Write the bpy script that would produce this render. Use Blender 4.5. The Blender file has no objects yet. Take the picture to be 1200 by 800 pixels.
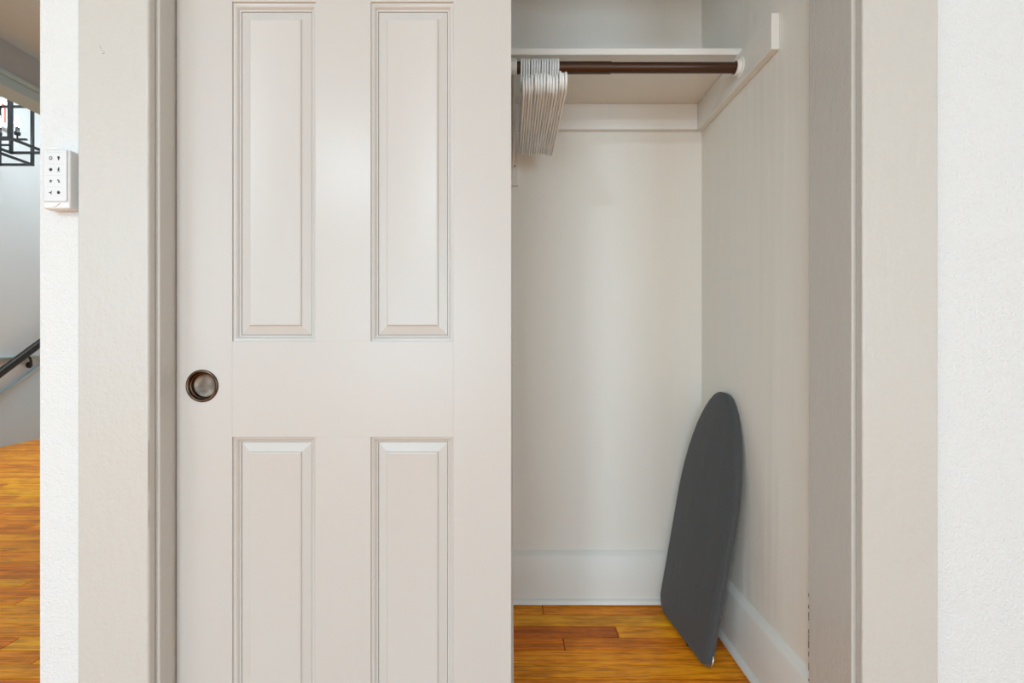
import bpy, bmesh, math, random
from mathutils import Vector, Matrix, Euler

random.seed(11)
scene = bpy.context.scene
C = scene.collection
PI = math.pi

# ---------------------------------------------------------------- camera
H = 0.90                      # camera height, metres
F = 555.0                     # focal length in pixels of the 1200 px wide frame
cam_d = bpy.data.cameras.new('camera')
cam = bpy.data.objects.new('camera', cam_d)
C.objects.link(cam)
cam.location = (0, 0, H)
cam.rotation_euler = (PI / 2, 0, 0)
cam_d.sensor_fit = 'HORIZONTAL'
cam_d.sensor_width = 36.0
cam_d.lens = 36.0 * F / 1200.0
cam_d.shift_x = 3.0 / 1200.0
cam_d.shift_y = -5.0 / 1200.0
cam_d.clip_start = 0.02
scene.camera = cam

# ---------------------------------------------------------------- world, lights, exposure
w = bpy.data.worlds.new('world')
scene.world = w
w.use_nodes = True
w.node_tree.nodes['Background'].inputs[0].default_value = (0.80, 0.88, 1.0, 1)
w.node_tree.nodes['Background'].inputs[1].default_value = 0.05

def area_light(name, loc, rot, sx, sy, power, col):
    d = bpy.data.lights.new(name, 'AREA')
    d.shape = 'RECTANGLE'
    d.size = sx
    d.size_y = sy
    d.energy = power
    d.color = col
    o = bpy.data.objects.new(name, d)
    o.location = loc
    o.rotation_euler = rot
    C.objects.link(o)
    return o

# daylight through two rear windows behind the camera, plus an added side fill
DAY = (0.665, 0.91, 1.085)
area_light('window_daylight', (-1.25, -4.42, 1.10), (PI / 2, 0, 0), 1.7, 1.9, 66, DAY)
area_light('window_daylight', (2.10, -4.42, 1.10), (PI / 2, 0, 0), 1.2, 1.9, 56, DAY)
area_light('window_daylight', (-2.68, -1.75, 1.45), (PI / 2, 0, -PI / 2), 1.5, 1.5, 22, DAY)  # side fill added to brighten the right jamb and closet side wall
# flush ceiling lamp of that room
area_light('ceiling_lamp_light', (-1.4, -2.5, 2.42), (0, 0, 0), 0.42, 0.42, 66, (0.735, 0.905, 1.02))
# unseen area light added under the stairwell ceiling to brighten the hall
area_light('stair_daylight', (-3.15, 2.9, 3.38), (0, 0, 0), 0.5, 2.6, 56, (0.80, 0.93, 1.0))

scene.view_settings.view_transform = 'Standard'
scene.view_settings.look = 'None'
scene.view_settings.gamma = 1.0
scene.view_settings.use_curve_mapping = False
scene.view_settings.exposure = 0.04

# ---------------------------------------------------------------- materials
def srgb(r, g, b):
    def f(c):
        c /= 255.0
        return c / 12.92 if c <= 0.04045 else ((c + 0.055) / 1.055) ** 2.4
    return (f(r), f(g), f(b), 1)

def new_mat(name):
    m = bpy.data.materials.new(name)
    m.use_nodes = True
    nt = m.node_tree
    return m, nt, nt.nodes['Principled BSDF']

def paint(name, col, rough=0.35, bumps=((900.0, 0.05),), spec=0.5, coat=0.0, var=0.0):
    """painted surface: flat colour, sum of noise reliefs (scale, strength)"""
    m, nt, b = new_mat(name)
    b.inputs['Base Color'].default_value = col
    b.inputs['Roughness'].default_value = rough
    b.inputs['Specular IOR Level'].default_value = spec
    b.inputs['Coat Weight'].default_value = coat
    tc = nt.nodes.new('ShaderNodeTexCoord')
    prev = None
    for sc, st in bumps:
        mp = nt.nodes.new('ShaderNodeMapping')
        sv = sc if isinstance(sc, tuple) else (sc, sc, sc)
        mp.inputs['Scale'].default_value = sv
        nz = nt.nodes.new('ShaderNodeTexNoise')
        nz.inputs['Scale'].default_value = 1.0
        nz.inputs['Detail'].default_value = 2.0
        bp = nt.nodes.new('ShaderNodeBump')
        bp.inputs['Strength'].default_value = 1.0
        bp.inputs['Distance'].default_value = st
        nt.links.new(tc.outputs['Object'], mp.inputs['Vector'])
        nt.links.new(mp.outputs[0], nz.inputs['Vector'])
        nt.links.new(nz.outputs[0], bp.inputs['Height'])
        if prev:
            nt.links.new(prev.outputs[0], bp.inputs['Normal'])
        prev = bp
    if prev:
        nt.links.new(prev.outputs[0], b.inputs['Normal'])
    if var:
        nz = nt.nodes.new('ShaderNodeTexNoise')
        nz.inputs['Scale'].default_value = 3.0
        nt.links.new(tc.outputs['Object'], nz.inputs['Vector'])
        mx = nt.nodes.new('ShaderNodeMix')
        mx.data_type = 'RGBA'
        mx.inputs[6].default_value = col
        mx.inputs[7].default_value = tuple(c * (1 - var) for c in col[:3]) + (1,)
        nt.links.new(nz.outputs[0], mx.inputs[0])
        nt.links.new(mx.outputs[2], b.inputs['Base Color'])
    return m

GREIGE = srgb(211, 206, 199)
M = {}
M['white_wall'] = paint('white_wall_paint', srgb(238, 238, 237), 0.6, ((260.0, 0.0022), (700.0, 0.0006)), 0.35)
M['closet_wall'] = paint('closet_wall_paint', srgb(248, 242, 232), 0.45, (((14.0, 14.0, 1.0), 0.0035), (420.0, 0.0002)), 0.4)
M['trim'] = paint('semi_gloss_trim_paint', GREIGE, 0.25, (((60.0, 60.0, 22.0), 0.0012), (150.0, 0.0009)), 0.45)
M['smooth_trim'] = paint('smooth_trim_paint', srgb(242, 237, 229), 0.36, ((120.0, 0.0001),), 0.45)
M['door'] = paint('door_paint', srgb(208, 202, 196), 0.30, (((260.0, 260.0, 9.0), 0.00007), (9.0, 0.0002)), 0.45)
M['ceiling'] = paint('ceiling_paint', srgb(220, 235, 243), 0.8, ((300.0, 0.0003),), 0.2)
M['hall_wall'] = paint('hall_wall_paint', srgb(220, 221, 220), 0.6, ((200.0, 0.0004),), 0.3)
M['hall_band'] = paint('hall_band_paint', srgb(192, 190, 188), 0.7, ((200.0, 0.0003),), 0.3)
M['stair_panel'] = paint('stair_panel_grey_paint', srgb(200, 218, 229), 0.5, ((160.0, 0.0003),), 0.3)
M['hall_trim'] = paint('hall_trim_paint', srgb(192, 210, 212), 0.5, ((160.0, 0.0002),), 0.3)
M['hanger'] = paint('white_hanger_plastic', srgb(250, 249, 246), 0.35, (), 0.5)
M['plastic'] = paint('white_remote_plastic', srgb(240, 240, 240), 0.4, (), 0.5)
M['plastic_face'] = paint('remote_face_plastic', srgb(233, 234, 235), 0.45, (), 0.5)
M['icon'] = paint('icon_print', srgb(58, 58, 62), 0.6, (), 0.3)
M['groove'] = paint('button_seam', srgb(208, 208, 208), 0.6, (), 0.3)
M['black_metal'] = paint('black_metal', srgb(30, 30, 32), 0.42, (), 0.5)
M['rail'] = paint('dark_stained_rail', srgb(32, 29, 25), 0.38, (((6, 60, 60), 0.0004),), 0.5)
M['rubber'] = paint('black_rubber', srgb(22, 22, 24), 0.7, (), 0.3)
M['sign_white'] = paint('sign_housing', srgb(235, 235, 232), 0.4, (), 0.5)
M['caulk'] = paint('broken_caulk', srgb(104, 97, 86), 0.6, ((300, 0.001),), 0.3)

def metal(name, col, rough, scale=0, dist=0.0003):
    m, nt, b = new_mat(name)
    b.inputs['Base Color'].default_value = col
    b.inputs['Metallic'].default_value = 1.0
    b.inputs['Roughness'].default_value = rough
    if scale:
        tc = nt.nodes.new('ShaderNodeTexCoord')
        nz = nt.nodes.new('ShaderNodeTexNoise')
        nz.inputs['Scale'].default_value = scale
        nz.inputs['Detail'].default_value = 4
        nt.links.new(tc.outputs['Object'], nz.inputs['Vector'])
        cr = nt.nodes.new('ShaderNodeValToRGB')
        cr.color_ramp.elements[0].color = tuple(c * 0.55 for c in col[:3]) + (1,)
        cr.color_ramp.elements[1].color = tuple(min(1, c * 1.5) for c in col[:3]) + (1,)
        cr.color_ramp.elements[0].position = 0.35
        cr.color_ramp.elements[1].position = 0.68
        nt.links.new(nz.outputs[0], cr.inputs[0])
        nt.links.new(cr.outputs[0], b.inputs['Base Color'])
    return m

M['bronze'] = metal('aged_bronze', srgb(98, 80, 66), 0.36, 60)
M['bronze_dish'] = metal('worn_bronze_dish', srgb(126, 116, 106), 0.5, 45)
M['chrome'] = metal('bare_steel', srgb(205, 200, 195), 0.25)
M['screw'] = metal('dark_screw', srgb(80, 74, 66), 0.4)

def rod_mat():
    m, nt, b = new_mat('bronze_coated_rod')
    b.inputs['Base Color'].default_value = srgb(74, 47, 30)
    b.inputs['Roughness'].default_value = 0.33
    b.inputs['Metallic'].default_value = 0.35
    return m
M['rod'] = rod_mat()

def emit(name, col, s):
    m, nt, b = new_mat(name)
    b.inputs['Base Color'].default_value = col
    b.inputs['Emission Color'].default_value = col
    b.inputs['Emission Strength'].default_value = s
    return m
M['bulb'] = emit('lit_candle_bulb', (0.86, 0.93, 1.0, 1), 30.0)
M['sign_face'] = emit('lit_sign_face', (0.93, 0.95, 1.0, 1), 1.6)
M['sign_red'] = emit('lit_red_letter', (0.95, 0.10, 0.07, 1), 1.2)

def glass_mat():
    m, nt, b = new_mat('window_glass')
    b.inputs['Base Color'].default_value = (1, 1, 1, 1)
    b.inputs['Roughness'].default_value = 0.0
    b.inputs['Transmission Weight'].default_value = 1.0
    b.inputs['IOR'].default_value = 1.05
    return m
M['glass'] = glass_mat()

def fabric():
    m, nt, b = new_mat('charcoal_cotton_cover')
    tc = nt.nodes.new('ShaderNodeTexCoord')
    n1 = nt.nodes.new('ShaderNodeTexNoise'); n1.inputs['Scale'].default_value = 700; n1.inputs['Detail'].default_value = 2
    mp = nt.nodes.new('ShaderNodeMapping'); mp.inputs['Scale'].default_value = (20, 22, 2.2)
    n2 = nt.nodes.new('ShaderNodeTexNoise'); n2.inputs['Scale'].default_value = 1.0; n2.inputs['Detail'].default_value = 3
    nt.links.new(tc.outputs['Object'], n1.inputs['Vector'])
    nt.links.new(tc.outputs['Object'], mp.inputs['Vector'])
    nt.links.new(mp.outputs[0], n2.inputs['Vector'])
    cr = nt.nodes.new('ShaderNodeValToRGB')
    cr.color_ramp.elements[0].position = 0.3
    cr.color_ramp.elements[0].color = srgb(66, 67, 68)
    cr.color_ramp.elements[1].position = 0.7
    cr.color_ramp.elements[1].color = srgb(84, 85, 86)
    nt.links.new(n1.outputs[0], cr.inputs[0])
    nt.links.new(cr.outputs[0], b.inputs['Base Color'])
    b1 = nt.nodes.new('ShaderNodeBump'); b1.inputs['Distance'].default_value = 0.0003
    b2 = nt.nodes.new('ShaderNodeBump'); b2.inputs['Distance'].default_value = 0.0030
    nt.links.new(n1.outputs[0], b1.inputs['Height'])
    nt.links.new(n2.outputs[0], b2.inputs['Height'])
    nt.links.new(b1.outputs[0], b2.inputs['Normal'])
    nt.links.new(b2.outputs[0], b.inputs['Normal'])
    b.inputs['Roughness'].default_value = 0.78
    b.inputs['Sheen Weight'].default_value = 0.15
    return m
M['fabric'] = fabric()

def wood(name, plank_object=True, island=False):
    """honey-varnished strip oak; each board takes its own tone from its object colour"""
    m, nt, b = new_mat(name)
    L = nt.links.new
    tc = nt.nodes.new('ShaderNodeTexCoord')
    oi = nt.nodes.new('ShaderNodeObjectInfo')
    ad = nt.nodes.new('ShaderNodeVectorMath'); ad.operation = 'ADD'
    sc = nt.nodes.new('ShaderNodeMath'); sc.operation = 'MULTIPLY'; sc.inputs[1].default_value = 37.0
    geo = nt.nodes.new('ShaderNodeNewGeometry')
    rnd = geo.outputs['Random Per Island'] if island else oi.outputs['Random']
    L(rnd, sc.inputs[0])
    cb = nt.nodes.new('ShaderNodeCombineXYZ')
    for i in range(3):
        L(sc.outputs[0], cb.inputs[i])
    L(tc.outputs['Object'], ad.inputs[0]); L(cb.outputs[0], ad.inputs[1])
    # cathedral grain: warped bands stretched along the board
    mp = nt.nodes.new('ShaderNodeMapping'); mp.inputs['Scale'].default_value = (1.5, 26, 26)
    n1 = nt.nodes.new('ShaderNodeTexNoise'); n1.inputs['Scale'].default_value = 1.0; n1.inputs['Detail'].default_value = 1.5
    L(ad.outputs[0], mp.inputs['Vector']); L(mp.outputs[0], n1.inputs['Vector'])
    mu = nt.nodes.new('ShaderNodeMath'); mu.operation = 'MULTIPLY'; mu.inputs[1].default_value = 40.0
    L(n1.outputs[0], mu.inputs[0])
    sn = nt.nodes.new('ShaderNodeMath'); sn.operation = 'SINE'
    L(mu.outputs[0], sn.inputs[0])
    # fine pores
    mp2 = nt.nodes.new('ShaderNodeMapping'); mp2.inputs['Scale'].default_value = (22, 420, 420)
    n2 = nt.nodes.new('ShaderNodeTexNoise'); n2.inputs['Scale'].default_value = 1.0; n2.inputs['Detail'].default_value = 3
    L(ad.outputs[0], mp2.inputs['Vector']); L(mp2.outputs[0], n2.inputs['Vector'])
    # blotches of the old varnish
    n3 = nt.nodes.new('ShaderNodeTexNoise'); n3.inputs['Scale'].default_value = 7.0; n3.inputs['Detail'].default_value = 3
    L(ad.outputs[0], n3.inputs['Vector'])
    def mr(src, a, bb, c, d):
        r = nt.nodes.new('ShaderNodeMapRange')
        r.inputs[1].default_value = a; r.inputs[2].default_value = bb
        r.inputs[3].default_value = c; r.inputs[4].default_value = d
        L(src, r.inputs[0]); return r.outputs[0]
    g1 = mr(sn.outputs[0], -1, 1, 0.80, 1.10)
    g2 = mr(n2.outputs[0], 0.35, 0.65, 0.74, 1.16)
    g3 = mr(n3.outputs[0], 0.35, 0.7, 0.90, 1.20)
    p1 = nt.nodes.new('ShaderNodeMath'); p1.operation = 'MULTIPLY'; L(g1, p1.inputs[0]); L(g2, p1.inputs[1])
    p2 = nt.nodes.new('ShaderNodeMath'); p2.operation = 'MULTIPLY'; L(p1.outputs[0], p2.inputs[0]); L(g3, p2.inputs[1])
    gm = nt.nodes.new('ShaderNodeCombineColor')
    pw = nt.nodes.new('ShaderNodeMath'); pw.operation = 'POWER'; pw.inputs[1].default_value = 1.35
    pb = nt.nodes.new('ShaderNodeMath'); pb.operation = 'POWER'; pb.inputs[1].default_value = 1.9
    L(p2.outputs[0], pw.inputs[0]); L(p2.outputs[0], pb.inputs[0])
    L(p2.outputs[0], gm.inputs[0]); L(pw.outputs[0], gm.inputs[1]); L(pb.outputs[0], gm.inputs[2])
    mx = nt.nodes.new('ShaderNodeMix'); mx.data_type = 'RGBA'; mx.blend_type = 'MULTIPLY'
    mx.inputs[0].default_value = 1.0
    if plank_object:
        L(oi.outputs['Color'], mx.inputs[6])
    else:
        mx.inputs[6].default_value = srgb(240, 152, 30)
    if island:
        rp = nt.nodes.new('ShaderNodeValToRGB')
        rp.color_ramp.elements[0].color = srgb(222, 132, 22)
        rp.color_ramp.elements[1].color = srgb(255, 168, 30)
        L(rnd, rp.inputs[0]); L(rp.outputs[0], mx.inputs[6])
    L(gm.outputs[0], mx.inputs[7])
    L(mx.outputs[2], b.inputs['Base Color'])
    b.inputs['Roughness'].default_value = 0.34
    b.inputs['Specular IOR Level'].default_value = 0.2
    bp = nt.nodes.new('ShaderNodeBump'); bp.inputs['Distance'].default_value = 0.0004
    L(n2.outputs[0], bp.inputs['Height']); L(bp.outputs[0], b.inputs['Normal'])
    return m
M['oak'] = wood('varnished_oak')
M['oak_base'] = wood('varnished_oak_subfloor', False)
M['oak_rest'] = wood('varnished_oak_room', False, True)

# ---------------------------------------------------------------- mesh helpers
def add_box(bm, x0, x1, y0, y1, z0, z1, bev=0.0, seg=2):
    vs = [bm.verts.new((x, y, z)) for x in (x0, x1) for y in (y0, y1) for z in (z0, z1)]
    fs = [(0, 1, 3, 2), (4, 6, 7, 5), (0, 4, 5, 1), (2, 3, 7, 6), (0, 2, 6, 4), (1, 5, 7, 3)]
    faces = [bm.faces.new([vs[i] for i in f]) for f in fs]
    if bev > 0:
        es = list({e for f in faces for e in f.edges})
        bmesh.ops.bevel(bm, geom=es, offset=bev, segments=seg, affect='EDGES', profile=0.5)

def add_tube(bm, pts, r, seg=10, closed=False, caps=True):
    pts = [Vector(p) for p in pts]
    n = len(pts)
    rings = []
    up = None
    for i in range(n):
        if closed:
            t = (pts[(i + 1) % n] - pts[i - 1]).normalized()
        else:
            a = pts[max(i - 1, 0)]; c = pts[min(i + 1, n - 1)]
            t = (c - a).normalized()
        if up is None:
            up = Vector((0, 0, 1)) if abs(t.z) < 0.9 else Vector((1, 0, 0))
        s = t.cross(up)
        if s.length < 1e-6:
            s = t.cross(Vector((1, 0, 0)))
        s.normalize()
        u = s.cross(t).normalized()
        up = u
        rr = r[i] if isinstance(r, (list, tuple)) else r
        rings.append([bm.verts.new(pts[i] + rr * (math.cos(2 * PI * k / seg) * s + math.sin(2 * PI * k / seg) * u)) for k in range(seg)])
    m = n if closed else n - 1
    for i in range(m):
        a = rings[i]; b = rings[(i + 1) % n]
        for k in range(seg):
            bm.faces.new((a[k], a[(k + 1) % seg], b[(k + 1) % seg], b[k]))
    if caps and not closed:
        bm.faces.new(list(reversed(rings[0])))
        bm.faces.new(rings[-1])

def add_lathe(bm, prof, origin, axis='y', seg=40):
    """prof: (radius, offset along axis)"""
    o = Vector(origin)
    rings = []
    for r, d in prof:
        ring = []
        for k in range(seg):
            a = 2 * PI * k / seg
            c, s = r * math.cos(a), r * math.sin(a)
            v = {'x': (d, c, s), 'y': (c, d, s), 'z': (c, s, d)}[axis]
            ring.append(bm.verts.new(o + Vector(v)))
        rings.append(ring)
    for i in range(len(rings) - 1):
        a, b = rings[i], rings[i + 1]
        for k in range(seg):
            bm.faces.new((a[k], a[(k + 1) % seg], b[(k + 1) % seg], b[k]))
    for ring in (rings[0], rings[-1]):
        bm.faces.new(ring)

def add_prism(bm, poly, vec):
    """closed polygon (list of points) extruded by vec"""
    a = [bm.verts.new(p) for p in poly]
    b = [bm.verts.new(Vector(p) + Vector(vec)) for p in poly]
    n = len(a)
    bm.faces.new(a)
    bm.faces.new(list(reversed(b)))
    for i in range(n):
        bm.faces.new((a[i], b[i], b[(i + 1) % n], a[(i + 1) % n]))

def obj(name, bm, mat, parent=None, smooth=True, angle=35):
    bmesh.ops.recalc_face_normals(bm, faces=bm.faces)
    me = bpy.data.meshes.new(name)
    bm.to_mesh(me)
    bm.free()
    me.materials.append(M[mat] if isinstance(mat, str) else mat)
    if smooth:
        me.shade_smooth()
        me.set_sharp_from_angle(angle=math.radians(angle))
    o = bpy.data.objects.new(name, me)
    C.objects.link(o)
    if parent:
        o.parent = parent
        o.matrix_parent_inverse = Matrix.Translation(-parent.location) if parent.type == 'EMPTY' else Matrix.Identity(4)
    return o

def box(name, x0, x1, y0, y1, z0, z1, mat, parent=None, bev=0.0, seg=2):
    bm = bmesh.new()
    add_box(bm, x0, x1, y0, y1, z0, z1, bev, seg)
    return obj(name, bm, mat, parent, smooth=False)

def tag(o, label, cat=None, group=None, kind=None):
    o['label'] = label
    if cat: o['category'] = cat
    if group: o['group'] = group
    if kind: o['kind'] = kind
    return o

def struct(o, label):
    o['kind'] = 'structure'
    o['label'] = label
    return o

def empty(name, loc):
    o = bpy.data.objects.new(name, None)
    o.location = loc
    o.empty_display_size = 0.05
    C.objects.link(o)
    return o

# ---------------------------------------------------------------- measured planes (metres)
YC = 0.8639     # casing face
YW = 0.883      # room-side wall plane
YD1 = 0.924     # near sliding door face
YD2 = 0.967     # rear sliding door face
YJ = 1.0104     # back of the jambs
YB = 1.615      # closet back wall
XR = 0.656      # closet right wall
XL = -0.75      # closet left wall
JR, JL = 0.638, -0.6518     # jamb faces
XWL = -0.875    # outside corner of the white wall
ZHEAD = 1.995   # opening height
CEIL = 2.517
XH = -2.75      # hall header wall
XS = -4.17      # stairwell wall

# ---------------------------------------------------------------- floor
bm = bmesh.new()
add_box(bm, -4.30, 3.10, -4.70, 4.75, -0.06, -0.0125)
add_box(bm, -4.30, 3.10, -4.70, -1.5, -0.02, 0.0)
floor = struct(obj('floor', bm, 'oak_base'), 'honey-varnished strip oak floor of closet and hall')

TONES = [(236, 160, 50), (228, 148, 42), (244, 172, 58), (224, 142, 40), (232, 154, 48), (214, 130, 38), (240, 164, 52)]
plank_cache = {}
def plank(x0, x1, y0, y1, tone):
    g = 0.0011
    key = round(x1 - x0, 3), round(y1 - y0, 4)
    o = None
    if key in plank_cache:
        o = bpy.data.objects.new('plank', plank_cache[key])
        C.objects.link(o)
    else:
        hx, hy = (x1 - x0) / 2 - g, (y1 - y0) / 2 - g
        bm = bmesh.new()
        b = 0.0010
        top = [(-hx + b, -hy + b, 0), (hx - b, -hy + b, 0), (hx - b, hy - b, 0), (-hx + b, hy - b, 0)]
        mid = [(-hx, -hy, -b), (hx, -hy, -b), (hx, hy, -b), (-hx, hy, -b)]
        bot = [(p[0], p[1], -0.012) for p in mid]
        T = [bm.verts.new(p) for p in top]; Md = [bm.verts.new(p) for p in mid]; B = [bm.verts.new(p) for p in bot]
        bm.faces.new(T)
        for a, c in ((T, Md), (Md, B)):
            for i in range(4):
                bm.faces.new((a[i], c[i], c[(i + 1) % 4], a[(i + 1) % 4]))
        o = obj('plank', bm, 'oak', None, smooth=False)
        plank_cache[key] = o.data
    o.parent = floor
    o.location = ((x0 + x1) / 2, (y0 + y1) / 2, random.uniform(-0.0003, 0.0002))
    r, gg, bb, _ = srgb(min(255, tone[0] * 1.10), tone[1] * 1.02, tone[2] * 0.52)
    k = random.uniform(0.93, 1.07)
    o.color = (r * k, gg * k, bb * k, 1)
    return o

PW = 0.0574
# closet rows, counted from the row whose back edge is at y = 1.2488
y_ref = 1.2488
closet_rows = {}
i = 0
rows = []
yy = y_ref - 6 * PW
while yy < YB + 0.02:
    rows.append(yy); yy += PW
for r_i, y0 in enumerate(rows):
    y0c = max(y0, 0.8835); y1c = min(y0 + PW, 1.63)
    if y1c - y0c < 0.012: continue
    k = r_i - 6              # 0 = row starting at y_ref
    lo, hi = XL - 0.01, XR + 0.01
    if k == 3:
        segs = [(lo, 0.329, (188, 104, 38)), (0.329, hi, (236, 158, 46))]
    elif k == 2:
        segs = [(lo, 0.160, (216, 126, 34)), (0.160, hi, (220, 132, 38))]
    elif k == 1:
        segs = [(lo, -0.30, (226, 142, 40)), (-0.30, hi, (234, 152, 44))]
    elif k == 0:
        segs = [(lo, -0.42, (226, 142, 40)), (-0.42, hi, (236, 156, 46))]
    elif k == 4:
        segs = [(lo, 0.02 - 0.3, (230, 150, 44)), (-0.28, hi, (244, 168, 54))]
    elif k == 5:
        segs = [(lo, 0.05 + 0.06, (234, 154, 44)), (0.11, hi, (230, 148, 42))]
    else:
        xm = random.uniform(-0.5, 0.5)
        segs = [(lo, xm, random.choice(TONES)), (xm, hi, random.choice(TONES))]
    for a, b_, t in segs:
        plank(a, b_, y0c, y1c, t)
# hall rows: up to 240 boards
y0 = y_ref - 6 * PW
nb = 0
lens = [0.5, 0.65, 0.8, 0.95, 1.1]
while y0 < 4.62:
    y1 = y0 + PW
    ys = max(y0, 0.8835)
    x_hi = XWL - 0.001
    x = XS + 0.001
    first = True
    while x < x_hi - 0.001:
        Ln = random.choice(lens) if not first else random.choice([0.3, 0.45, 0.6, 0.75])
        first = False
        x2 = min(x + Ln, x_hi)
        if x_hi - x2 < 0.18: x2 = x_hi
        plank(x, x2, ys, y1, random.choice(TONES))
        nb += 1
        x = x2
    y0 = y1

# the same strips go on through the room: too many to hold singly, one joined part
bm = bmesh.new()
y1 = 0.8832
while y1 > -1.5:
    ya_ = max(y1 - PW, -1.5)
    x = -4.17 + random.uniform(0, 0.5)
    xa = -4.17
    while xa < 3.0:
        xb = min(x, 3.0) if 3.0 - x > 0.15 else 3.0
        g, b = 0.0011, 0.001
        T = [bm.verts.new(p) for p in ((xa + g + b, ya_ + g + b, 0), (xb - g - b, ya_ + g + b, 0), (xb - g - b, y1 - g - b, 0), (xa + g + b, y1 - g - b, 0))]
        B = [bm.verts.new(p) for p in ((xa + g, ya_ + g, -0.012), (xb - g, ya_ + g, -0.012), (xb - g, y1 - g, -0.012), (xa + g, y1 - g, -0.012))]
        bm.faces.new(T)
        for i in range(4):
            bm.faces.new((T[i], B[i], B[(i + 1) % 4], T[(i + 1) % 4]))
        xa = xb
        x = xb + random.choice(lens)
    y1 -= PW
rest = obj('planks', bm, 'oak_rest', floor, smooth=False)
rest['kind'] = 'stuff'

# ---------------------------------------------------------------- ceilings and walls
bm = bmesh.new()
add_box(bm, XH - 0.12, 3.10, -4.70, 4.75, CEIL, CEIL + 0.08)
struct(obj('ceiling', bm, 'ceiling'), 'flat painted hall and closet ceiling')
bm = bmesh.new()
add_box(bm, XS - 0.13, XH - 0.12, -4.70, 4.75, 3.42, 3.50)
struct(obj('ceiling', bm, 'ceiling'), 'high ceiling over the stairwell')

# wall with the closet opening
bm = bmesh.new()
add_box(bm, XWL, JL - 0.02, YW, YJ, 0.0, CEIL, 0.0)
add_box(bm, JR + 0.02, 3.0, YW, YJ, 0.0, CEIL)
add_box(bm, JL - 0.02, JR + 0.02, YW, YJ, ZHEAD + 0.02, CEIL)
struct(obj('wall_front', bm, 'white_wall'), 'white orange-peel wall around the closet opening')

struct(box('wall_back', XL - 0.12, XR + 0.12, YB, YB + 0.1, 0, CEIL, 'closet_wall'), 'beige back wall inside the closet')
struct(box('wall_right', XR, XR + 0.12, YJ, YB, 0, CEIL, 'closet_wall'), 'beige side wall inside the closet, behind the ironing board')
bm = bmesh.new()
add_box(bm, XL - 0.125, XL, YJ, YB, 0, CEIL)
struct(obj('wall_left', bm, 'closet_wall'), 'beige closet side wall hidden behind the sliding doors')
struct(box('wall_hall_end', XS - 0.1, XL - 0.12, 4.65, 4.75, 0, 3.42, 'hall_wall'), 'pale end wall of the hall')
struct(box('wall_hall_right', XL - 0.125, XL - 0.005, YB + 0.1, 4.65, 0, CEIL, 'white_wall'), 'white hall wall behind the closet')

# room behind the camera
bm = bmesh.new()
WX = ((-2.1, -0.4), (1.5, 2.7))
add_box(bm, XH - 0.1, WX[0][0], -4.6, -4.48, 0, CEIL)
add_box(bm, WX[0][1], WX[1][0], -4.6, -4.48, 0, CEIL)
add_box(bm, WX[1][1], 3.1, -4.6, -4.48, 0, CEIL)
for a, b_ in WX:
    add_box(bm, a, b_, -4.6, -4.48, 0, 0.12)
    add_box(bm, a, b_, -4.6, -4.48, 2.25, CEIL)
struct(obj('wall_rear', bm, 'white_wall'), 'white window wall of the room facing the closet')
struct(box('wall_room_right', 3.0, 3.1, -4.48, YJ, 0, CEIL, 'white_wall'), 'white side wall of the room')
bm = bmesh.new()
add_box(bm, XH - 0.12, XH, -4.48, -2.5, 0, CEIL); add_box(bm, XH - 0.12, XH, -1.0, 1.3, 0, CEIL)
add_box(bm, XH - 0.12, XH, -2.5, -1.0, 0, 0.7); add_box(bm, XH - 0.12, XH, -2.5, -1.0, 2.2, CEIL)
struct(obj('wall_room_left', bm, 'white_wall'), 'white room wall before the stairwell opening')
bm = bmesh.new()
add_box(bm, XH - 0.08, XH - 0.02, -2.5, -2.45, 0.7, 2.2); add_box(bm, XH - 0.08, XH - 0.02, -1.05, -1.0, 0.7, 2.2)
add_box(bm, XH - 0.08, XH - 0.02, -2.45, -1.05, 0.7, 0.75); add_box(bm, XH - 0.08, XH - 0.02, -2.45, -1.05, 2.15, 2.2)
add_box(bm, XH - 0.075, XH - 0.025, -2.45, -1.05, 1.43, 1.47)
wn = struct(obj('window_3', bm, 'smooth_trim'), 'white sash window in the side wall of the room')  # unseen window added to go with the side fill light
box('pane', XH - 0.055, XH - 0.05, -2.45, -1.05, 0.75, 1.43, 'glass', wn)
box('pane', XH - 0.055, XH - 0.05, -2.45, -1.05, 1.47, 2.15, 'glass', wn)
for n_, (a, b_) in enumerate(WX):
    bm = bmesh.new()
    t = 0.05
    add_box(bm, a, a + t, -4.56, -4.50, 0.12, 2.25); add_box(bm, b_ - t, b_, -4.56, -4.50, 0.12, 2.25)
    add_box(bm, a + t, b_ - t, -4.56, -4.50, 0.12, 0.17); add_box(bm, a + t, b_ - t, -4.56, -4.50, 2.20, 2.25)
    add_box(bm, a + t, b_ - t, -4.555, -4.505, 1.38, 1.42)
    wn = struct(obj('window_%d' % (n_ + 1), bm, 'smooth_trim'), ('wide' if n_ == 0 else 'narrow') + ' white sash window in the room facing the closet')
    box('pane', a + t, b_ - t, -4.535, -4.53, 0.17, 1.38, 'glass', wn)
    box('pane', a + t, b_ - t, -4.535, -4.53, 1.42, 2.20, 'glass', wn)

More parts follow.
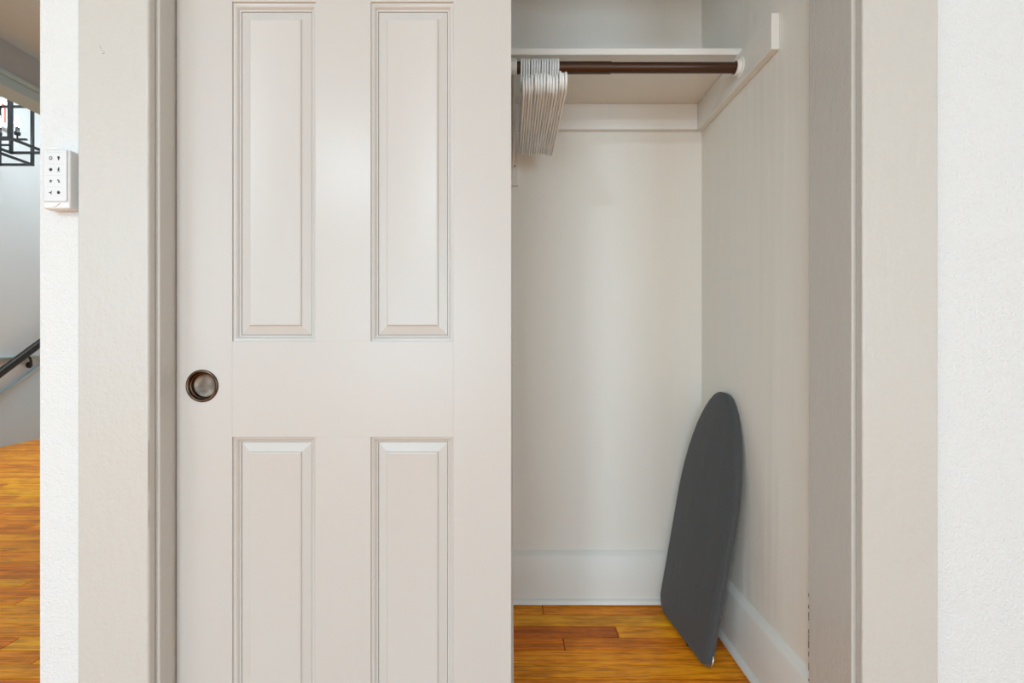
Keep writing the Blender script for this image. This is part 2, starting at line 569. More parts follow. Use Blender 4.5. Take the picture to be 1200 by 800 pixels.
# ---------------------------------------------------------------- stairwell side
# header over the wide opening between hall and stairwell
ZO = 2.26
bm = bmesh.new()
add_box(bm, XH - 0.12, XH, 1.3, 4.65, ZO + 0.02, CEIL)
add_box(bm, XH - 0.12, XH - 0.10, -4.48, 4.65, CEIL, 3.42)
struct(obj('wall_header', bm, 'hall_band'), 'taupe header wall above the stairwell opening')
tr = box('trim_header', XH - 0.125, XH + 0.018, 1.3, 4.65, ZO, ZO + 0.055, 'hall_trim', None, 0.003)
struct(tr, 'sage-white trim board along the stairwell header')
box('cap_moulding', XH, XH + 0.032, 1.3, 4.65, ZO + 0.055, ZO + 0.082, 'hall_trim', tr, 0.006)
struct(box('wall_stairwell', XS - 0.13, XS - 0.03, -4.48, 4.65, 0, 3.42, 'hall_wall'), 'pale grey stairwell wall behind the lantern')
# low grey panel with its sloping top board, and the ledge moulding
def stair_z(y, z0): return z0 + 0.665 * (y - 3.88)
zs0 = 0.9 - 66 * 0.93 * 4.17 / 555
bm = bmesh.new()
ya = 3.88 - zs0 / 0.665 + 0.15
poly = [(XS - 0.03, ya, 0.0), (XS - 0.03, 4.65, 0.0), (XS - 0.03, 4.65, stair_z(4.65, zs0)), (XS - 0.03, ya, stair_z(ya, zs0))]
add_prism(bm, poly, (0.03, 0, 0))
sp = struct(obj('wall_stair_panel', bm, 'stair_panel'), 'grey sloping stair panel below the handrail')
bm = bmesh.new()
poly = [(XS, ya, stair_z(ya, zs0) - 0.016), (XS, 4.65, stair_z(4.65, zs0) - 0.016), (XS, 4.65, stair_z(4.65, zs0)), (XS, ya, stair_z(ya, zs0))]
add_prism(bm, poly, (0.012, 0, 0))
obj('sloping_moulding', bm, 'hall_trim', sp)
bm = bmesh.new()
zl = 0.9 - 23.5 / 597 * 4.18
add_box(bm, XS - 0.03, XS - 0.006, 3.2, 4.65, zl - 0.012, zl + 0.006, 0.002)
add_box(bm, XS - 0.03, XS - 0.015, 3.2, 4.65, zl - 0.03, zl - 0.012, 0.001)
struct(obj('trim_ledge', bm, 'hall_trim'), 'thin pale ledge moulding on the stairwell wall')

# handrail
XRAIL = XS + 0.06
hr = empty('handrail', (XRAIL, 3.9, 0.6))
tag(hr, 'dark sloping handrail on brackets along the stairwell wall', 'handrail')
def rail_z(y): return 0.9 - 42 * 0.93 * 4.11 / 555 + 0.726 * (y - 3.82)
bm = bmesh.new()
dy = 0.85
poly = []
hw_, hh_ = 0.026, 0.030
for k in range(14):
    a = 2 * PI * k / 14
    cx = hw_ * (abs(math.cos(a)) ** 0.7) * (1 if math.cos(a) >= 0 else -1)
    cz = hh_ * (abs(math.sin(a)) ** 0.7) * (1 if math.sin(a) >= 0 else -1)
    poly.append((XRAIL + cx, 3.45, rail_z(3.45) + cz / math.cos(math.atan(0.726))))
add_prism(bm, poly, (0, 1.1, 0.726 * 1.1))
obj('rail', bm, 'rail', hr)
for by in (4.06, 3.58):
    bm = bmesh.new()
    zz = rail_z(by)
    add_tube(bm, [(XRAIL, by - 0.03, zz - 0.03), (XRAIL, by, zz - 0.062), (XRAIL - 0.02, by + 0.03, zz - 0.10), (XRAIL - 0.05, by + 0.05, zz - 0.125)], 0.009, 8)
    add_lathe(bm, [(0.006, 0.0), (0.028, 0.0), (0.028, 0.007), (0.012, 0.012)], (XS - 0.002, by + 0.05, zz - 0.125), 'x', 16)
    obj('bracket', bm, 'black_metal', hr)

# lantern chandelier: two open box frames set off against each other
ln = empty('lantern_chandelier', (-3.75, 3.52, 2.24))
tag(ln, 'black open-frame lantern chandelier with candle bulbs above the stairs', 'chandelier')
def cage(x0, x1, y0, y1, z0, z1, t):
    bm = bmesh.new()
    h = t / 2
    for x in (x0, x1):
        for y in (y0, y1):
            add_box(bm, x - h, x + h, y - h, y + h, z0 - h, z1 + h)
    for z in (z0, z1):
        for y in (y0, y1):
            add_box(bm, x0 + h, x1 - h, y - h * 0.96, y + h * 0.96, z - h * 0.96, z + h * 0.96)
        for x in (x0, x1):
            add_box(bm, x - h * 0.96, x + h * 0.96, y0 + h, y1 - h, z - h * 0.96, z + h * 0.96)
    return bm
obj('lower_cage', cage(-3.985, -3.727, 3.44, 3.70, 2.247, 2.70, 0.017), 'black_metal', ln)
obj('upper_cage', cage(-3.788, -3.515, 3.33, 3.60, 2.301, 2.78, 0.017), 'black_metal', ln)
bm = bmesh.new()
add_tube(bm, [(-3.757, 3.52, 2.78), (-3.757, 3.52, 3.42)], 0.007, 8)
add_box(bm, -3.985, -3.515, 3.512, 3.528, 2.69, 2.706)
add_box(bm, -3.985, -3.515, 3.512, 3.528, 2.772, 2.788)
add_box(bm, -3.765, -3.749, 3.512, 3.528, 2.69, 2.788)
obj('hanging_rod', bm, 'black_metal', ln)
def candle(x, y, z, ax):
    bm = bmesh.new()
    add_tube(bm, [(ax, y, z - 0.06), (x, y, z - 0.06), (x, y, z - 0.02)], 0.006, 8)
    add_lathe(bm, [(0.004, -0.03), (0.017, -0.028), (0.019, -0.01), (0.012, 0.0), (0.012, 0.03), (0.004, 0.031)], (x, y, z), 'z', 14)
    c = obj('candle_arm', bm, 'black_metal', ln)
    bm = bmesh.new()
    add_lathe(bm, [(0.002, 0.031), (0.011, 0.034), (0.0165, 0.058), (0.013, 0.085), (0.006, 0.112), (0.001, 0.128)], (x, y, z), 'z', 14)
    obj('bulb', bm, 'bulb', c)
candle(-3.585, 3.45, 2.40, -3.66)
candle(-3.72, 3.45, 2.40, -3.66)
candle(-3.84, 3.55, 2.40, -3.80)
candle(-3.94, 3.60, 2.40, -3.985)
bm = bmesh.new()
add_box(bm, -3.985, -3.727, 3.55 - 0.006, 3.55 + 0.006, 2.334, 2.346)
add_box(bm, -3.788, -3.515, 3.45 - 0.006, 3.45 + 0.006, 2.334, 2.346)
obj('cross_bar', bm, 'black_metal', ln)

# exit sign on the stairwell wall
xs0 = XS - 0.03
ye = 3.945
es = empty('exit_sign', (xs0, ye - 0.16, 2.60))
tag(es, 'lit white exit sign with red letters on the stairwell wall', 'sign')
zc = 0.9 + 262 / 597 * 4.2
box('housing', xs0, xs0 + 0.035, ye - 0.315, ye + 0.015, zc - 0.115, zc + 0.115, 'sign_white', es, 0.005)
box('face', xs0 + 0.0345, xs0 + 0.037, ye - 0.305, ye + 0.005, zc - 0.105, zc + 0.105, 'sign_face', es)
def letter(segs, y_left):
    bm = bmesh.new()
    for poly in segs:
        add_prism(bm, [(xs0 + 0.0372, y_left + a, zc + b_) for a, b_ in poly], (0.0015, 0, 0))
    obj('letter', bm, 'sign_red', es)
def rc(a, b_, c, d): return [(a, c), (b_, c), (b_, d), (a, d)]
hL = 0.075; wL = 0.055; s = 0.017
letter([rc(0, s, -hL, hL), rc(s, wL, hL - s, hL), rc(s, wL * 0.85, -s / 2, s / 2), rc(s, wL, -hL, -hL + s)], ye - 0.285)
letter([[(0, -hL), (s, -hL), (wL, hL), (wL - s, hL)], [(wL - s, -hL), (wL, -hL), (s, hL), (0, hL)]], ye - 0.21)
letter([rc(0, s, -hL, hL)], ye - 0.135)
letter([rc(wL / 2 - s / 2, wL / 2 + s / 2, -hL, hL - s), rc(0, wL, hL - s, hL)], ye - 0.10 + 0.035)

# ---------------------------------------------------------------- closet casing, jambs
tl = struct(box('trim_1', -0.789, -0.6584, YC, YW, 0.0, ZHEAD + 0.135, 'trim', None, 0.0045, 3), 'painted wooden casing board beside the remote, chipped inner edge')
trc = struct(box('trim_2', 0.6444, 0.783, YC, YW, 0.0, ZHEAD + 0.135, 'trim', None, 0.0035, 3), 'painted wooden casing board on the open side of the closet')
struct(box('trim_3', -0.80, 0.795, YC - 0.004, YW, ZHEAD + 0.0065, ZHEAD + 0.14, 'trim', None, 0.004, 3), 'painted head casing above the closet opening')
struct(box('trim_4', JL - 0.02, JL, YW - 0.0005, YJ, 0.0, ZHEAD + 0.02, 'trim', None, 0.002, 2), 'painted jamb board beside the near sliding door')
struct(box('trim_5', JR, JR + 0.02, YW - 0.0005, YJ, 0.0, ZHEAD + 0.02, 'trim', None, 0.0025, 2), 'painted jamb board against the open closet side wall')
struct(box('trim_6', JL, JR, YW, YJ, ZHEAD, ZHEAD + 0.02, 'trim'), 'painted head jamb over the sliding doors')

# broken caulk seam low on the jamb, where the closet wall meets it
bm = bmesh.new()
zq = 0.15
while zq < 0.36:
    hq = random.uniform(0.004, 0.016)
    add_box(bm, JR + 0.0005, JR + 0.004, YJ - 0.0002, YJ + random.uniform(0.0008, 0.0016), zq, zq + hq)
    zq += hq + random.uniform(0.001, 0.02)
ck = obj('caulk_crack', bm, 'caulk', bpy.data.objects['trim_5'], smooth=False)
ck['kind'] = 'stuff'

# paint chips: thin raised films on the inner edge of the casing beside the door
def film(pts, parent):
    bm = bmesh.new()
    add_prism(bm, pts, (0, -0.0014, 0))
    obj('paint_chip', bm, 'trim', parent, smooth=False)
def px(x, y, Y): return ((x - 597) * Y / F, Y, H + (395 - y) * Y / F)
yy = YC + 0.00015
film([px(a, b_, yy) for a, b_ in ((174, 516), (169, 520), (168, 527), (171, 531), (169, 537), (164, 546), (162, 555), (165, 566), (171, 574), (174, 577))], tl)
film([px(a, b_, yy) for a, b_ in ((174, 597), (170, 601), (168, 607), (172, 612), (174, 616))], tl)
film([px(a, b_, yy) for a, b_ in ((113, 51), (117, 54), (119, 58), (123, 62), (120, 63), (115, 57))], tl)

# ---------------------------------------------------------------- baseboards
def base_profile(t=0.018):
    return [(0, 0), (t, 0), (t, 0.158), (t - 0.002, 0.162), (0.004, 0.173), (0, 0.176)]
def quarter(t=0.018, r=0.013, h=0.019):
    pts = [(t, 0)]
    for k in range(7):
        a = PI / 2 * k / 6
        pts.append((t + r * math.cos(a), 0.004 + (h - 0.004) * math.sin(a)))
    return pts
def baseboard(name, p0, along, inward, label):
    bm = bmesh.new()
    p0 = Vector(p0); along = Vector(along); inward = Vector(inward)
    add_prism(bm, [p0 + inward * a + Vector((0, 0, b_)) for a, b_ in base_profile()], along)
    o = struct(obj(name, bm, 'smooth_trim'), label)
    bm = bmesh.new()
    add_prism(bm, [p0 + inward * a + Vector((0, 0, b_)) for a, b_ in quarter()], along)
    obj('shoe_moulding', bm, 'smooth_trim', o)
    return o
baseboard('baseboard_back', (XL, YB, 0), (XR - XL, 0, 0), (0, -1, 0), 'tall painted baseboard along the closet back wall')
baseboard('baseboard_right', (XR, YJ, 0), (0, YB - 0.018 - YJ, 0), (-1, 0, 0), 'tall painted baseboard beside the ironing board')
baseboard('baseboard_left', (XL, YJ, 0), (0, YB - 0.018 - YJ, 0), (1, 0, 0), 'tall painted baseboard hidden behind the sliding doors')

# ---------------------------------------------------------------- sliding doors
def ring_rects(bm, x0, x1, z0, z1, yf, prof, fill):
    rings = []
    for ins, dep in prof:
        rings.append([bm.verts.new(p) for p in ((x0 + ins, yf + dep, z0 + ins), (x1 - ins, yf + dep, z0 + ins), (x1 - ins, yf + dep, z1 - ins), (x0 + ins, yf + dep, z1 - ins))])
    for i in range(len(rings) - 1):
        a, b_ = rings[i], rings[i + 1]
        for k in range(4):
            bm.faces.new((a[k], a[(k + 1) % 4], b_[(k + 1) % 4], b_[k]))
    if fill:
        bm.faces.new(rings[-1])

def build_door(name, X0, X1, yf, thick, label, hole=None):
    d = empty(name, ((X0 + X1) / 2, yf + thick / 2, 0.010))
    struct(d, label)
    sx = lambda p: X0 + (p - 206.5) * 0.924 / F      # panel layout in door coordinates
    zz = lambda p: H + (395 - p) * 0.924 / F
    xs = [X0, sx(271.5), sx(369.3), sx(433.8), sx(530.5), X1]
    zb, zt = 0.010, ZHEAD - 0.004
    rails = [(zb, 0.165), (zz(512), zz(399.8)), (zz(2.0), zz(2.0) + 0.092), (zt - 0.105, zt)]
    e = 0.0003
    st = box('stile', xs[0], xs[1], yf, yf + thick, zb, zt, 'door', d, 0.0005)
    if hole:                                   # bore the recess of the finger pull
        bm = bmesh.new()
        add_lathe(bm, [(0.0285, -0.02), (0.0285, 0.0150)], hole, 'y', 56)
        cut = obj('cutter', bm, 'door')
        md = st.modifiers.new('bore', 'BOOLEAN'); md.object = cut; md.operation = 'DIFFERENCE'; md.solver = 'EXACT'
        bpy.context.view_layer.update()
        me = bpy.data.meshes.new_from_object(st.evaluated_get(bpy.context.evaluated_depsgraph_get()))
        st.modifiers.clear(); st.data = me
        bpy.data.objects.remove(cut)
    box('stile', xs[4], xs[5], yf, yf + thick, zb, zt, 'door', d, 0.0005)
    for a, b_ in rails:
        box('rail', xs[1], xs[4], yf + 0.0001, yf + thick - 0.0001, a, b_, 'door', d, e)
    for i in range(3):
        a, b_ = rails[i][1], rails[i + 1][0]
        box('mullion', xs[2], xs[3], yf + 0.00015, yf + thick - 0.0002, a, b_, 'door', d, e)
        for l, r in ((xs[1], xs[2]), (xs[3], xs[4])):
            bm = bmesh.new()
            prof = [(0.0118, 0.0150), (0.0130, 0.0122), (0.0295, 0.0078), (0.0312, 0.0050), (0.0335, 0.0044), (0.0345, 0.0046)]
            ring_rects(bm, l, r, a, b_, yf, prof, True)
            # back face of the panel
            add_box(bm, l, r, yf + thick - 0.014, yf + thick - 0.008, a, b_)
            p = obj('panel', bm, 'door', d, True, 12)
            bm = bmesh.new()
            prof = [(0.0, 0.0002), (0.0006, 0.0036), (0.0020, 0.0038), (0.0045, 0.0050), (0.0070, 0.0076), (0.0086, 0.0104), (0.0092, 0.0110), (0.0116, 0.0112), (0.0122, 0.0155)]
            ring_rects(bm, l, r, a, b_, yf, prof, False)
            obj('panel_moulding', bm, 'door', p, True, 50)
            bpy.context.view_layer.update()
    return d, xs

pc = (-360 * 0.924 / F, YD1, H - 57.0 * 0.924 / F)
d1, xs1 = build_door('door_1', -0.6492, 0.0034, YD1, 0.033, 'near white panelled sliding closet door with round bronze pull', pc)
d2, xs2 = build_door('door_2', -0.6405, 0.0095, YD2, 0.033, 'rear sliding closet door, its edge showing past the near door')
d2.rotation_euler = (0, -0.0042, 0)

# round recessed pull
bm = bmesh.new()
add_lathe(bm, [(0.0315, 0.0005), (0.0318, -0.0012), (0.0300, -0.0028), (0.0275, -0.0026), (0.0262, -0.0010), (0.0258, 0.0022), (0.0250, 0.0030), (0.0240, 0.0034), (0.0235, 0.0075), (0.0225, 0.0100)], pc, 'y', 56)
bmesh.ops.delete(bm, geom=[f for f in bm.faces if len(f.verts) > 4], context='FACES')
fp = obj('finger_pull', bm, 'bronze', d1, True, 60)
bm = bmesh.new()
add_lathe(bm, [(0.0228, 0.0098), (0.0205, 0.0112), (0.0150, 0.0116), (0.0080, 0.0117)], pc, 'y', 48)
bmesh.ops.delete(bm, geom=[f for f in bm.faces if len(f.verts) > 4 and max(v.co.y for v in f.verts) < YD1 + 0.0105], context='FACES')
obj('dish', bm, 'bronze_dish', fp, True, 60)

# ---------------------------------------------------------------- shelf, cleats, bracket
ZS = 1.687
sh = empty('closet_shelf', (0.0, YB, 1.60))
tag(sh, 'painted wooden closet shelf resting on wall cleats above the rod', 'shelf')
box('shelf_board', XL + 0.001, XR - 0.001, 1.3196, YB - 0.001, ZS, ZS + 0.018, 'smooth_trim', sh, 0.0012)
box('cleat', XL + 0.0215, XR - 0.0215, YB - 0.020, YB - 0.0005, 1.600, ZS - 0.0003, 'smooth_trim', sh, 0.0015)
box('cleat', XR - 0.0207, XR - 0.0005, 1.1485, YB - 0.0005, 1.5985, ZS - 0.0003, 'smooth_trim', sh, 0.0015)
box('cleat', XL + 0.0005, XL + 0.0207, 1.1485, YB - 0.0005, 1.5985, ZS - 0.0003, 'smooth_trim', sh, 0.0015)
box('backing_strip', -0.020, 0.0290, YB - 0.016, YB - 0.0005, 1.412, 1.5998, 'smooth_trim', sh, 0.0012)
bm = bmesh.new()
bx0, bx1 = 0.003, 0.0185
add_box(bm, bx0, bx1, YB - 0.020, YB - 0.0162, 1.44, 1.684, 0.0006)
add_box(bm, bx0, bx1, 1.335, YB - 0.020, 1.683, 1.6866, 0.0006)
add_tube(bm, [((bx0 + bx1) / 2, 1.35, 1.680), ((bx0 + bx1) / 2, YB - 0.022, 1.47)], 0.0048, 8)
pts = []
for k in range(13):
    a = -PI * 0.98 + PI * 1.25 * k / 12
    pts.append(((bx0 + bx1) / 2, 1.305 + 0.0185 * math.cos(a), 1.642 + 0.0185 * math.sin(a)))
add_tube(bm, pts, 0.0022, 6)
add_tube(bm, [pts[-1], ((bx0 + bx1) / 2, 1.34, 1.683)], 0.003, 6)
br = obj('shelf_bracket', bm, 'smooth_trim', sh)
bm = bmesh.new()
add_lathe(bm, [(0.0032, 0), (0.0032, -0.0018), (0.0012, -0.0026)], (0.0165, YB - 0.0200, 1.475), 'y', 12)
obj('screw', bm, 'screw', br)

# ---------------------------------------------------------------- rod
YR, ZR = 1.305, 1.642
rd = empty('closet_rod', (0, YR, ZR - 0.016))
tag(rd, 'dark brown telescoping metal closet rod below the shelf', 'rod')
def cyl_x(bm, x0, x1, r, seg=32, bev=0.0006):
    add_lathe(bm, [(r - bev, x0), (r, x0 + bev), (r, x1 - bev), (r - bev, x1)], (0, YR, ZR), 'x', seg)
xj = (716 - 597) * YR / F
bm = bmesh.new(); cyl_x(bm, XL + 0.026, xj, 0.0160); obj('outer_tube', bm, 'rod', rd)
bm = bmesh.new(); cyl_x(bm, xj - 0.01, XR - 0.026, 0.0142); obj('inner_tube', bm, 'rod', rd)
for xw, sg in ((XR - 0.0209, -1), (XL + 0.0209, 1)):
    bm = bmesh.new()
    add_lathe(bm, [(0.0268, 0), (0.0268, sg * 0.003), (0.0225, sg * 0.0045), (0.0205, sg * 0.0145), (0.0165, sg * 0.0145), (0.0162, sg * 0.006), (0.004, sg * 0.0055)], (xw, YR, ZR), 'x', 36)
    obj('rod_socket', bm, 'smooth_trim', rd)
# white collar where the rod passes the bracket
bm = bmesh.new()
cyl_x(bm, 0.0020, 0.0205, 0.0195, 32, 0.001)
obj('support_collar', bm, 'smooth_trim', rd)

# ---------------------------------------------------------------- hangers
TR = 0.0031
def hanger_meshes():
    """flat hanger in the local y-z plane, origin at the rod axis"""
    bm = bmesh.new()
    R = 0.0160 + TR + 0.0006
    pts = []
    for k in range(19):                      # hook: open at the back, round the front and down to the neck
        a = math.radians(-20 + 225 * k / 18)
        pts.append((0, -(-R * math.cos(a)), R * math.sin(a)))
    last = pts[-1]
    pts += [(0, last[1] * 0.70, last[2] - 0.010), (0, last[1] * 0.25, last[2] - 0.022), (0, 0, last[2] - 0.036), (0, 0, last[2] - 0.050), (0, 0, last[2] - 0.062)]
    add_tube(bm, pts, TR, 8)
    zn = pts[-1][2]
    hook = bm
    bm = bmesh.new()
    L, zt = 0.196, -0.166
    r = 0.0205
    path = []
    # neck, shoulder to the front, rounded tip, bar, rounded tip, shoulder back to the neck
    sh_pts = [(0.0, zn), (-0.03, zn - 0.006), (-0.07, zn - 0.020), (-0.12, zn - 0.037), (-L + 0.020, zn - 0.056)]
    def arc(cy, cz, a0, a1, n=7):
        return [(cy + r * math.cos(math.radians(a0 + (a1 - a0) * k / n)), cz + r * math.sin(math.radians(a0 + (a1 - a0) * k / n))) for k in range(n + 1)]
    tip = arc(-L + r, zt + r, 108, 270)
    front = sh_pts + tip
    back = [(-y, z) for y, z in reversed(front)]
    path = front + back[:-1]
    add_tube(bm, [(0, y, z) for y, z in path], TR, 8, closed=True)
    return hook, bm
hk, bd = hanger_meshes()
words = ['first', 'second', 'third', 'fourth', 'fifth', 'sixth', 'seventh', 'eighth', 'ninth', 'tenth', 'eleventh', 'twelfth', 'thirteenth', 'fourteenth', 'fifteenth']
h0 = empty('clothes_hanger', (0, 0, 0))
hook0 = obj('hook', hk, 'hanger', h0, True, 60)
body0 = obj('shoulder_frame', bd, 'hanger', h0, True, 60)
for k in range(15):
    if k == 0:
        h, parts = h0, None
    else:
        h = h0.copy(); C.objects.link(h)
        for ch in (hook0, body0):
            c = ch.copy(); C.objects.link(c); c.parent = h
    X = 0.0326 + 0.0069 * k + 0.0011 * ((k > 3) + (k > 7) + (k > 10))
    h.location = (X, YR, ZR)
    h.rotation_euler = (random.uniform(-0.03, 0.03) - 0.02 * (k > 11), 0.0, random.uniform(-0.0025, 0.0025))
    tag(h, 'white plastic clothes hanger, %s along the rod counting from the sliding door' % words[k], 'hanger', 'white hangers on the closet rod')

# ---------------------------------------------------------------- ironing board
ib = empty('ironing_board', (0.53, 1.43, 0.0))
tag(ib, 'small charcoal-covered ironing board leaning in the closet corner', 'ironing board')
def outline(n=26, inset=0.0):
    """(w, l): w across, l along the board; flat end at l = 0, rounded nose at l = 0.75"""
    W = 0.150
    def corner(r):
        return [(W - r + r * math.cos(math.radians(270 + 90 * k / 7)), r + r * math.sin(math.radians(270 + 90 * k / 7))) for k in range(8)]
    side = [(W, 0.16), (W, 0.28), (W, 0.37), (0.1495, 0.41), (0.1465, 0.455), (0.140, 0.50), (0.131, 0.545), (0.119, 0.588), (0.105, 0.627),
            (0.089, 0.660), (0.072, 0.688), (0.055, 0.709), (0.037, 0.726), (0.019, 0.7355)]
    near = corner(0.024) + side
    far = [(-a, b_) for a, b_ in reversed(corner(0.050) + side)]
    return near + [(0.0, 0.739)] + far
def inset_outline(pts, d):
    res = []
    n = len(pts)
    for i in range(n):
        a, b_ = Vector(pts[i - 1]), Vector(pts[(i + 1) % n])
        t = (b_ - a).normalized()
        nrm = Vector((-t.y, t.x))
        res.append((pts[i][0] + nrm.x * d, pts[i][1] + nrm.y * d))
    return res
BT = 0.027
lean = math.atan2(0.121, 0.727)
def board_pt(w_, l, t):
    """t = 0 on the face towards the door opening, BT on the wall side; w > 0 towards the camera"""
    bx, by = 0.5075 + 0.0165 * (w_ / 0.15), 1.425 - w_ * 0.99
    dx = l * math.sin(lean) + t * math.cos(lean)
    dz = l * math.cos(lean) - t * math.sin(lean) + BT * math.sin(lean) + 0.004
    dy = -0.010 * l / 0.75
    return (bx + dx, by + dy, dz)
ol = outline()
bm = bmesh.new()
prof = [(0.0145, -0.0006), (0.008, 0.0006), (0.004, 0.0028), (0.001, 0.0065), (0.0, 0.011), (0.0, 0.020), (0.003, BT - 0.002), (0.012, BT)]
rings = []
for ins, t in prof:
    rings.append([bm.verts.new(board_pt(a, b_, t)) for a, b_ in inset_outline(ol, ins)])
n = len(ol)
for i in range(len(rings) - 1):
    for k in range(n):
        bm.faces.new((rings[i][k], rings[i][(k + 1) % n], rings[i + 1][(k + 1) % n], rings[i + 1][k]))
bm.faces.new(rings[0]); bm.faces.new(list(reversed(rings[-1])))
cover = obj('cover', bm, 'fabric', ib, True, 60)
bm = bmesh.new()
add_tube(bm, [board_pt(a, b_, 0.0052) for a, b_ in inset_outline(ol, 0.0008)], 0.0016, 6, closed=True)
obj('piping', bm, 'fabric', cover, True, 80)
# steel rim wire showing at the lower near corner, folded legs on the wall side
bm = bmesh.new()
rim = [board_pt(a, b_, BT + 0.001) for a, b_ in inset_outline(ol, 0.016)]
add_tube(bm, rim, 0.0028, 6, closed=True)
obj('rim_wire', bm, 'chrome', ib)
bm = bmesh.new()
seq = [(0.116, 0.002, 0.014), (0.134, -0.0025, 0.014), (0.149, 0.001, 0.015), (0.1545, 0.010, 0.017), (0.1535, 0.028, 0.019), (0.147, 0.036, 0.020)]
add_tube(bm, [board_pt(*q) for q in seq], 0.0018, 6)
obj('corner_wire', bm, 'chrome', ib)
for l0, l1, wd in ((0.10, 0.46, 0.085), (0.60, 0.24, 0.060)):
    bm = bmesh.new()
    t_ = BT + 0.007
    add_tube(bm, [board_pt(-wd, l0, t_), board_pt(-wd * 0.9, l1, t_), board_pt(wd * 0.9, l1, t_), board_pt(wd, l0, t_)], 0.0042, 8)
    lg = obj('leg', bm, 'chrome', ib)
    for sgn in (-1, 1):
        bm = bmesh.new()
        add_tube(bm, [board_pt(sgn * wd, l0 - 0.006, t_), board_pt(sgn * wd, l0 + 0.03, t_)], 0.0062, 8)
        obj('rubber_foot', bm, 'rubber', lg)
bm = bmesh.new()
add_tube(bm, [board_pt(0.045, 0.010, 0.011), board_pt(0.045, -0.0045, 0.011)], 0.007, 10)
obj('end_bumper', bm, 'rubber', ib)

# ---------------------------------------------------------------- wall remote
YF = 0.860
hx0, hx1, hz0, hz1 = -0.8470, -0.7985, 1.1330, 1.2440
ho = empty('remote_holder', ((hx0 + hx1) / 2, YW, hz0))
tag(ho, 'white wall-mounted remote holder beside the closet casing', 'holder')
box('back_plate', hx0 + 0.002, hx1 - 0.002, YW - 0.004, YW, hz0 + 0.002, hz1, 'plastic', ho, 0.001)
box('cradle', hx0, hx1, YF - 0.0005, YW - 0.0041, hz0, hz1 - 0.003, 'plastic', ho, 0.0035, 4)
bm = bmesh.new()
add_prism(bm, [(hx0 + 0.010 + 0.022 * k / 8, YF - 0.0022, hz0 + 0.0100 - 0.0062 * math.sin(PI * k / 8)) for k in range(9)], (0, 0.004, 0))
obj('lip', bm, 'plastic', ho)
bm = bmesh.new()
add_prism(bm, [(hx0 + 0.010 + 0.024 * k / 8, YF - 0.003, hz1 - 0.0045 + 0.0045 * math.sin(PI * k / 8)) for k in range(9)], (0, 0.012, 0))
obj('top_clip', bm, 'plastic', ho)
rm = empty('remote_control', ((hx0 + hx1) / 2, YF, hz0 + 0.012))
tag(rm, 'slim white remote control with eight icon buttons in the wall holder', 'remote')
rx0, rx1, rz0, rz1 = hx0 + 0.0030, hx1 - 0.0030, hz0 + 0.0125, hz1 - 0.0045
box('body', rx0, rx1, YF - 0.003, YF - 0.0006, rz0, rz1, 'plastic_face', rm, 0.0018, 3)
yb = YF - 0.0030
bw = 0.0115
rows_z = [rz1 - 0.0155 - k * 0.0208 for k in range(4)]
colx = [rx0 + 0.0140, rx0 + 0.0282]
def flat(name, polys, parent, mat='icon', d=0.0003):
    bm = bmesh.new()
    for p in polys:
        add_prism(bm, [(a, yb + 0.0001, b_) for a, b_ in p], (0, -d, 0))
    return obj(name, bm, mat, parent, smooth=False)
def circ(cx, cz, r, n=20): return [(cx + r * math.cos(2 * PI * k / n), cz + r * math.sin(2 * PI * k / n)) for k in range(n)]
def bar(cx, cz, L_, t, ang):
    c, s_ = math.cos(ang), math.sin(ang)
    return [(cx + a * c - b_ * s_, cz + a * s_ + b_ * c) for a, b_ in ((-L_ / 2, -t / 2), (L_ / 2, -t / 2), (L_ / 2, t / 2), (-L_ / 2, t / 2))]
for ri, z in enumerate(rows_z):
    zt_ = z + 0.0100
    flat('button_seam', [[(rx0 + 0.0060, zt_), (rx1 - 0.0075, zt_), (rx1 - 0.0075, zt_ + 0.0004), (rx0 + 0.0060, zt_ + 0.0004)]], rm, 'groove', 0.0002)
def ico(polys, cx, cz, k=1.3):
    flat('icon', [[(cx + (a - cx) * k, cz + (b_ - cz) * k) for a, b_ in p] for p in polys], rm)
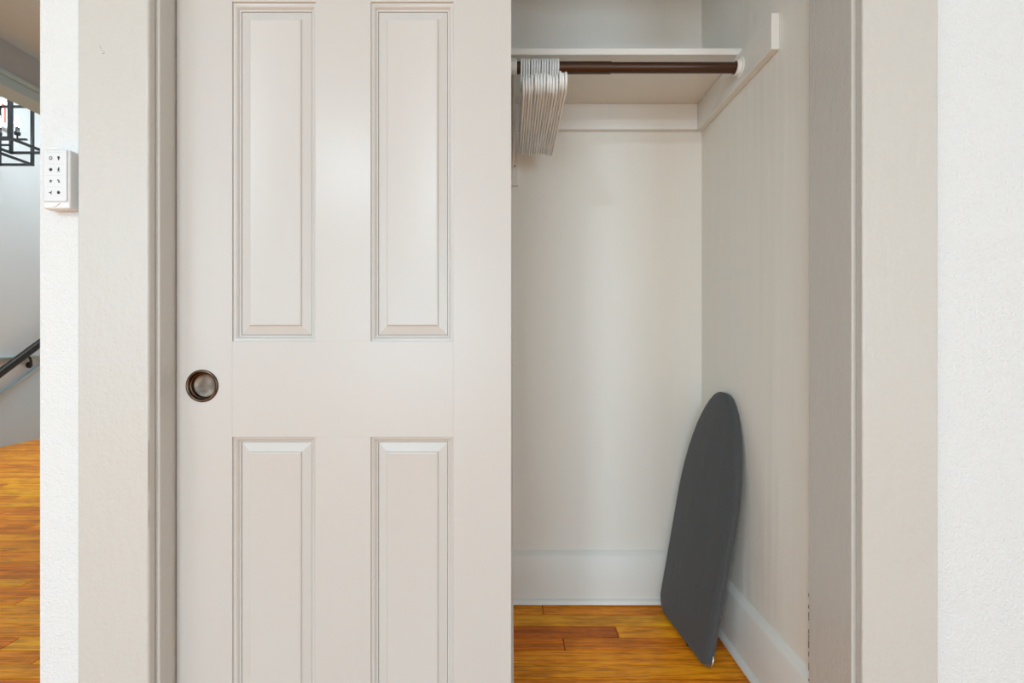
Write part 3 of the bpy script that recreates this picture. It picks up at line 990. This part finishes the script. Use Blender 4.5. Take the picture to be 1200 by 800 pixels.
def icons():
    a, b_ = colx
    z = rows_z[0]
    n = 16
    ring = []
    for k in range(n):
        a0, a1 = 2 * PI * k / n, 2 * PI * (k + 1) / n
        ring.append([(a + r * math.cos(t), z + r * math.sin(t)) for r, t in ((0.0014, a0), (0.0021, a0), (0.0021, a1), (0.0014, a1))])
    rays = [bar(a + 0.0024 * math.cos(t), z + 0.0024 * math.sin(t), 0.0008, 0.0006, t) for t in [k * PI / 4 for k in range(8)]]
    ico(ring + rays, a, z)
    ico([circ(b_, z + 0.0010, 0.0017), [(b_ - 0.0011, z + 0.0004), (b_ - 0.0008, z - 0.0028), (b_ + 0.0008, z - 0.0028), (b_ + 0.0011, z + 0.0004)]], b_, z)
    z = rows_z[1]
    ico([circ(a, z, 0.0019)] + [bar(a + 0.0021 * math.cos(t), z + 0.0021 * math.sin(t), 0.0010, 0.0007, t) for t in [k * PI / 4 for k in range(8)]], a, z)
    ico([circ(b_ + 0.0003, z + 0.0026, 0.0008), bar(b_, z + 0.0005, 0.0032, 0.0012, 1.45), bar(b_ - 0.0009, z - 0.0020, 0.0028, 0.0008, 1.05), bar(b_ + 0.0009, z - 0.0020, 0.0028, 0.0008, 2.15), bar(b_ + 0.0009, z + 0.0006, 0.0022, 0.0006, -0.5), bar(b_ - 0.0010, z + 0.0006, 0.0022, 0.0006, 1.0)], b_, z)
    z = rows_z[2]
    star = []
    for k in range(10):
        r = 0.0027 if k % 2 == 0 else 0.0011
        t = PI / 2 + k * PI / 5
        star.append((a + r * math.cos(t), z + r * math.sin(t)))
    ico([star], a, z)
    ico([bar(b_, z, 0.0056, 0.0006, -0.9), bar(b_ - 0.0004, z + 0.0012, 0.0026, 0.0010, 0.4), bar(b_ + 0.0008, z - 0.0014, 0.0026, 0.0009, 0.4), bar(b_ + 0.0003, z - 0.0001, 0.0024, 0.0006, 0.4)], b_, z)
    z = rows_z[3]
    ico([bar(a + 0.0013 * math.cos(t), z + 0.0013 * math.sin(t), 0.0024, 0.0011, t + 0.35) for t in (0.9, 3.0, 5.1)], a, z)
    ico([circ(b_, z, 0.0021), bar(b_ - 0.0006, z + 0.0012, 0.002, 0.002, 0.6)], b_, z)
icons()
flat('indicator', [circ(rx0 + 0.0085, rz1 - 0.0035, 0.0004, 8)], rm)
